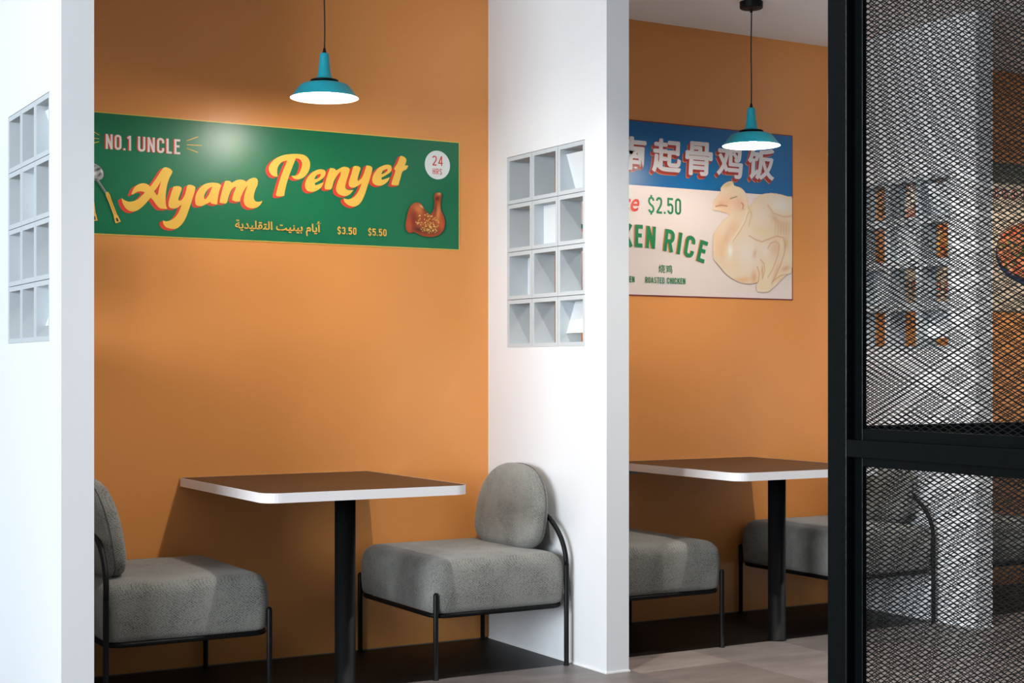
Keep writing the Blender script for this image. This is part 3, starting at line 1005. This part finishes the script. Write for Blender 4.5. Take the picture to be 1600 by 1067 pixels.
p2.raw(shift(sh, -0.003, -0.003), ORG, 'letter_outline')
p2.raw(sh, MAR, 'letter_shadow')
p2.raw(cj, ('pale_ink', (214, 210, 212)), 'lettering')['label'] = 'large pale Chinese characters'
p2.raw(word('$2.50', 0.466, 0.655, 0.383, 0.076, 0.13, 0.42, 0.10), INK, 'price')
p2.raw(font_polys('Price', (0.20, 0.417, 0.385, 0.47), bold=0.016, shear=0.30), RED, 'caption')['label'] = 'red slanted script ending in e'
R0, UC = 1.32, 0.385
cur = (lambda u: 0.223 - (R0 - math.sqrt(max(R0 * R0 - (u - UC) ** 2, 0.01))) * (1 if u > UC else 0.4),
       lambda u: -math.asin(max(-1, min(1, (u - UC) / R0))) * (0.85 if u > UC else 0.4))
for W2, nm in ((word('CHICKEN', 0.080, 0.505, 0.0, 0.103, 0.165, 0.45, 0.12, curve=cur), 'CHICKEN'), (word('RICE', 0.550, 0.790, 0.0, 0.103, 0.165, 0.47, 0.14, curve=cur), 'RICE')):
    p2.raw(shift(W2, -0.005, 0.0), ORG, 'caption_shadow')
    p2.raw(W2, INK, 'caption')['label'] = 'arched green capitals reading ' + nm
p2.raw(font_polys('烧', (0.524, 0.561, 0.108, 0.148), bold=0.004), INK, 'caption')
p2.raw(font_polys('鸡', (0.566, 0.603, 0.108, 0.147), bold=0.004), INK, 'caption')
p2.raw(word('ROASTED', 0.449, 0.558, 0.0605, 0.0275, 0.13, 0.42, 0.11), INK, 'caption')
p2.raw(word('CHICKEN', 0.571, 0.678, 0.0605, 0.0275, 0.14, 0.42, 0.10), INK, 'caption')
p2.raw(word('CHICKEN', 0.282, 0.389, 0.0605, 0.0275, 0.14, 0.42, 0.10), INK, 'caption')

CH = {'body':[(817.7,412.1),(828.9,448.5),(858.8,479.9),(881.4,505.1),(885.1,526.3),(911.5,548.8),(941.8,559.7),(960.8,554.9),(968.4,540.3),(1010.4,530.7),(1041.0,502.3),(1052.6,460.6),(1058.0,444.0),(1079.6,471.2),(1126.1,504.2),(1172.9,516.0),(1227.9,517.3),(1283.3,510.1),(1326.3,500.2),(1326.3,315.3),(1324.7,142.6),(1291.3,123.1),(1220.0,65.8),(1157.3,24.5),(1118.3,23.5),(1098.9,50.4),(1102.8,77.8),(1056.4,70.4),(995.1,77.8),(926.6,105.8),(873.8,152.0),(836.4,186.5),(820.0,233.6),(828.9,281.6),(866.3,337.0),(904.0,374.7),(934.2,397.2),(888.9,409.8),(836.4,410.1)],
    'blobs':[((0.9266,0.4598),0.0844,0.0547,(238,196,160),0.9,0),((0.9494,0.5211),0.0492,0.0182,(240,212,180),0.8,0.2),((0.9266,0.5408),0.0316,0.0152,(222,196,140),0.9,0.4),((0.9951,0.4515),0.0352,0.0425,(232,176,140),0.6,0),((0.8889,0.4457),0.0352,0.0182,(226,160,120),0.6,0),((0.904,0.4106),0.0422,0.0152,(236,190,150),0.7,0),((1.2516,0.4653),0.0774,0.0456,(240,234,222),0.95,-0.2),((1.1261,0.4038),0.0633,0.0456,(240,220,204),0.9,0),((1.0641,0.4249),0.0211,0.0425,(226,206,156),0.6,0.2),((1.1339,0.3312),0.0633,0.0243,(232,214,168),0.8,0),((1.2674,0.3557),0.0563,0.0425,(230,190,150),0.8,0),((1.22,0.3902),0.0422,0.0182,(222,180,136),0.7,-0.6),((1.2833,0.2765),0.0211,0.0364,(222,176,130),0.7,0),((0.8588,0.259),0.0316,0.0911,(238,204,166),0.9,-0.2),((0.8889,0.2243),0.0281,0.0729,(232,186,140),0.6,0.1),((0.9646,0.3355),0.0422,0.0486,(236,190,150),0.8,-0.5),((0.9191,0.2855),0.0281,0.0547,(226,172,126),0.6,-0.4),((1.0487,0.2184),0.0703,0.0911,(242,226,212),0.95,0.1),((0.9418,0.2264),0.0155,0.0334,(250,246,236),0.95,0),((0.9646,0.1551),0.0422,0.0364,(240,214,180),0.8,0.6),((1.018,0.0905),0.0703,0.017,(232,182,128),0.8,0.1),((1.0873,0.1046),0.0211,0.0364,(224,168,116),0.8,0),((1.1573,0.2347),0.0281,0.0364,(244,226,214),0.9,0),((1.22,0.2494),0.0352,0.0486,(234,192,156),0.85,-0.3),((1.2595,0.2755),0.0155,0.0364,(240,222,180),0.9,0),((1.0912,0.22),0.0127,0.0243,(222,176,140),0.8,-0.3),((1.1651,0.1375),0.0352,0.079,(240,222,184),0.9,-0.2),((1.22,0.127),0.0141,0.0607,(228,180,136),0.7,-0.4),((1.1417,0.0637),0.0352,0.0304,(238,218,176),0.8,0),((1.2992,0.2033),0.0211,0.0364,(238,222,190),0.8,0),((1.2833,0.1536),0.0352,0.0152,(222,170,120),0.8,0.3),((1.2516,0.1034),0.0281,0.0121,(232,196,150),0.8,0.5),((1.1378,0.1366),0.0084,0.0364,(214,160,110),0.8,0)],
    'lines':[([(0.8551,0.4332),(0.8889,0.4409),(0.9228,0.4386)],0.0032,(190,110,74),0.9),([(0.9418,0.4744),(0.9608,0.4809),(0.9813,0.4869)],0.0026,(130,90,64),0.9),([(1.0104,0.4583),(1.0218,0.4499),(1.018,0.4316)],0.0038,(200,110,80),0.9),([(1.0027,0.4609),(0.9951,0.4454),(1.0065,0.4219),(1.0295,0.4292)],0.0026,(220,190,150),0.8),([(1.0449,0.4239),(1.0257,0.3746),(0.9951,0.3309),(0.9494,0.2717)],0.0038,(246,226,200),0.9),([(1.0526,0.4183),(1.0334,0.3689),(1.0027,0.3252),(0.957,0.2721)],0.0019,(206,150,104),0.7),([(1.0526,0.4425),(1.0719,0.4072),(1.0564,0.3519)],0.0038,(214,176,120),0.6),([(1.1729,0.455),(1.2043,0.42),(1.2674,0.4048),(1.3263,0.4108)],0.0045,(224,180,132),0.8),([(1.0564,0.3035),(1.0951,0.2869),(1.1339,0.2776),(1.1807,0.2936),(1.2279,0.3091),(1.2674,0.3035),(1.2801,0.2702),(1.2754,0.227),(1.2516,0.1709),(1.22,0.1148),(1.1964,0.0774)],0.0032,(214,166,116),0.9),([(1.1729,0.2475),(1.1886,0.2726),(1.22,0.2831),(1.2437,0.2687),(1.2358,0.2194),(1.2043,0.151),(1.1729,0.1072)],0.0032,(216,160,118),0.7),([(1.1067,0.1569),(1.1199,0.1239),(1.1144,0.0872),(1.1012,0.0747)],0.0026,(206,146,100),0.9),([(1.1261,0.191),(1.1495,0.1735),(1.1534,0.1371),(1.1378,0.1001)],0.0026,(206,150,104),0.8),([(1.2043,0.0898),(1.2516,0.1188),(1.2913,0.1261)],0.0026,(206,150,104),0.8),([(1.22,0.3779),(1.2169,0.3166)],0.0026,(206,160,120),0.35),([(1.2374,0.3788),(1.2342,0.3174)],0.0026,(206,160,120),0.35),([(1.2548,0.3796),(1.2516,0.3181)],0.0026,(206,160,120),0.35),([(1.2722,0.3805),(1.269,0.3189)],0.0026,(206,160,120),0.35),([(1.2897,0.3813),(1.2865,0.3197)],0.0026,(206,160,120),0.35),([(1.3072,0.3822),(1.304,0.3204)],0.0026,(206,160,120),0.35),([(0.8889,0.5235),(0.8964,0.5449)],0.0019,(190,160,100),0.6),([(0.8994,0.5265),(0.907,0.5468)],0.0019,(190,160,100),0.6),([(0.91,0.5296),(0.9176,0.5486)],0.0019,(190,160,100),0.6),([(0.9206,0.5326),(0.9281,0.5505)],0.0019,(190,160,100),0.6),([(0.9312,0.5356),(0.9387,0.5523)],0.0019,(190,160,100),0.6),([(0.9418,0.5387),(0.9494,0.5542)],0.0019,(190,160,100),0.6),([(0.9524,0.5417),(0.96,0.556)],0.0019,(190,160,100),0.6)]}
pic = Picture(0.84, 1.326, 0.035, 0.60, 0.0026)
b = pic.inside(smooth_loop(CH['body'])); pic.mask = b
pic.put(b, (238, 216, 186))
for (x, y), ru, rv, c, a, r in CH['blobs']:
    pic.blob(x, y, ru, rv, c, a, r, b)
for pts, wd, c, a in CH['lines']:
    pic.line(pts, wd, c, a, b)
pic.line(smooth_loop(CH['body']), 0.003, (206, 160, 116), 0.6, b)
pic.build(p2, 'chicken_picture', 'printed plucked whole chicken')

# ---------------- third sign, in the farthest booth
p3 = Sign('wall_sign', 'cream food sign with a bowl of prawns, seen through the black mesh', 5.60, 1.47, 1.35, 0.80, ('cream_paper', (226, 206, 180)), ('dark_edge', (96, 92, 76)), 0.006)
p3.poly([[(0.006, 0.69), (1.344, 0.69), (1.344, 0.794), (0.006, 0.794)]], ('grey_green', (132, 130, 108)), 'top_band')
rowl = []
for k in range(17):
    u = 0.05 + k * 0.073
    rowl += ribbon([(u + 0.022 * math.cos(a), 0.635 + 0.024 * math.sin(a)) for a in np.linspace(0, 2 * PI, 13)], 0.0045) + ribbon([(u, 0.605), (u, 0.665)], 0.004)
p3.raw(rowl, ('brick_ink', (170, 72, 58)), 'lettering')['kind'] = 'stuff'
rowl = []
for k in range(9):
    u = 0.06 + k * 0.06
    rowl += ribbon([(u + 0.016 * math.cos(a), 0.125 + 0.017 * math.sin(a)) for a in np.linspace(0, 2 * PI, 11)], 0.0035) + ribbon([(u - 0.02, 0.075), (u + 0.018, 0.075)], 0.004)
p3.raw(rowl, ('brick_ink', (170, 72, 58)), 'caption')['kind'] = 'stuff'
rs = random.Random(11)
pic = Picture(0.76, 1.30, 0.13, 0.50, 0.004)
pts = [(1.03 + 0.25 * math.cos(a), 0.32 + 0.17 * math.sin(a)) for a in np.linspace(0, 2 * PI, 40, endpoint=False)]
b = pic.inside(pts); pic.mask = b
pic.put(b, (30, 48, 92))
inn = pic.inside([(1.03 + 0.236 * math.cos(a), 0.335 + 0.15 * math.sin(a)) for a in np.linspace(0, 2 * PI, 40, endpoint=False)])
pic.put(inn, (226, 140, 92))
for k in range(120):
    pic.blob(1.03 + rs.uniform(-.23, .23), 0.335 + rs.uniform(-.14, .14), rs.uniform(.01, .026), rs.uniform(.008, .016),
             rs.choice([(232, 110, 62), (214, 84, 44), (60, 120, 60), (240, 190, 140), (236, 140, 90), (44, 92, 50)]), 0.95, rs.random() * 3, inn, 2.0)
pic.build(p3, 'prawn_bowl_picture', 'printed bowl of prawns with blue rim')
pic = Picture(0.02, 0.55, 0.24, 0.56, 0.004)
b = pic.inside(smooth_loop([(40, 300), (60, 420), (140, 520), (280, 545), (420, 500), (500, 400), (480, 300), (360, 255), (200, 250)])); pic.mask = b
pic.put(b, (214, 140, 70))
for k in range(90):
    pic.blob(rs.uniform(.04, .5), rs.uniform(.26, .54), rs.uniform(.012, .03), rs.uniform(.008, .02),
             rs.choice([(220, 70, 30), (190, 40, 30), (240, 180, 70), (244, 214, 160), (150, 84, 40), (226, 120, 50)]), 0.9, rs.random() * 3, b, 2.0)
pic.build(p3, 'noodle_picture', 'printed dish in red and orange')

# ------------------------------------------------------------------ black mesh screens in the foreground
def expanded_mesh(length, z0, z1, h=0.0105, w=0.0229, strand=0.0008, depth=0.0007, seed=0):
    """one sheet of expanded metal in the local x-z plane, x from 0 to length"""
    n_s = int((z1 - z0) / (h / 2)) + 1
    n_p = int(length / (w / 2)) + 1
    i = np.arange(n_s)[:, None]; j = np.arange(n_p)[None, :]
    x = j * (w / 2) + 0 * i
    sgn = np.where((i + j) % 2 == 0, 1.0, -1.0)
    z = z0 + i * (h / 2) + sgn * (h / 4 - strand * 0.35)
    y = -sgn * 0.0006                         # strands twist slightly out of plane
    co = []
    for dz, dy in ((strand, -depth), (strand, depth), (-strand, depth), (-strand, -depth)):
        co.append(np.stack([x, y + dy, z + dz + 0 * x], -1))
    V = np.stack(co, 2).reshape(-1, 3)         # index = ((i*n_p)+j)*4+k
    base = ((i * n_p + j)[:, :-1] * 4).ravel()
    F = []
    for k in range(4):
        k2 = (k + 1) % 4
        F.append(np.stack([base + k, base + k2, base + 4 + k2, base + 4 + k], -1))
    F = np.concatenate(F, 0)
    me = bpy.data.meshes.new('expanded_mesh')
    me.vertices.add(len(V)); me.vertices.foreach_set('co', V.astype(np.float32).ravel())
    me.loops.add(F.size); me.loops.foreach_set('vertex_index', F.astype(np.int32).ravel())
    me.polygons.add(len(F)); me.polygons.foreach_set('loop_start', np.arange(0, F.size, 4, dtype=np.int32))
    me.update(calc_edges=True); me.validate()
    return me


def screen(label, loc, rotz, length, side, stile, first_gap):
    """local x runs along the screen from its corner; the face seen lies at y = 0, depth towards +y"""
    t = thing('mesh_screen', label, 'screen', loc, rotz, 'black mesh screens in the foreground')
    HT = 2.45
    th = 0.022 if side == 'near' else 0.028
    zr0, zr1 = (0.994, 1.028) if side == 'near' else (0.985, 1.052)
    bv = 0.0022
    obj('stile', B(0, stile, 0, th, 0.0, HT, bevel=bv), M['paint'], t)
    obj('stile', B(length - stile, length, 0, th, 0.0, HT, bevel=bv), M['paint'], t)
    for a, b in ((0.02, 0.06), (zr0, zr1), (HT - 0.04, HT)):
        obj('rail', B(stile, length - stile, 0.0002, th, a, b, bevel=bv), M['paint'], t)
    if side == 'near':
        p = 0.021
        for a, b in ((0.06, zr0), (zr1, HT - 0.04)):
            bm = bmesh.new()
            y0, y1 = th, th + 0.010
            x0, x1 = stile, length - stile
            box(bm, x0 - 0.01, x0 + p, y0, y1, a - 0.01, b + 0.01, 0.0012)
            box(bm, x1 - p, x1 + 0.01, y0, y1, a - 0.01, b + 0.01, 0.0012)
            box(bm, x0 + p, x1 - p, y0, y1, a - 0.012, a + (p if a > 0.5 else 0.02), 0.0012)
            box(bm, x0 + p, x1 - p, y0, y1, b - 0.018, b + 0.012, 0.0012)
            obj('inner_frame', bm, M['paint'], t)
        my = th + 0.0125
    else:
        my = th + 0.0025
    for a, b in ((0.05, zr0 - 0.005), (zr1 - 0.03, HT - 0.02)):
        o = link('expanded_mesh', expanded_mesh(length - stile * 1.2, a, b), M['mesh'], t, kind='stuff')
        o.location = (stile * 0.6, my, 0)
    return t


# near screen runs from the corner straight towards the viewer's right; the far one runs right along the aisle
screen('black framed mesh screen in the right foreground, nearest one with inner frame', (2.058, 2.292, 0), -PI / 2, 1.10, 'near', 0.054, 0)
screen('second black mesh screen just behind the nearest one, meeting it at the corner', (2.096, 2.262, 0), 0, 1.15, 'far', 0.038, 0)
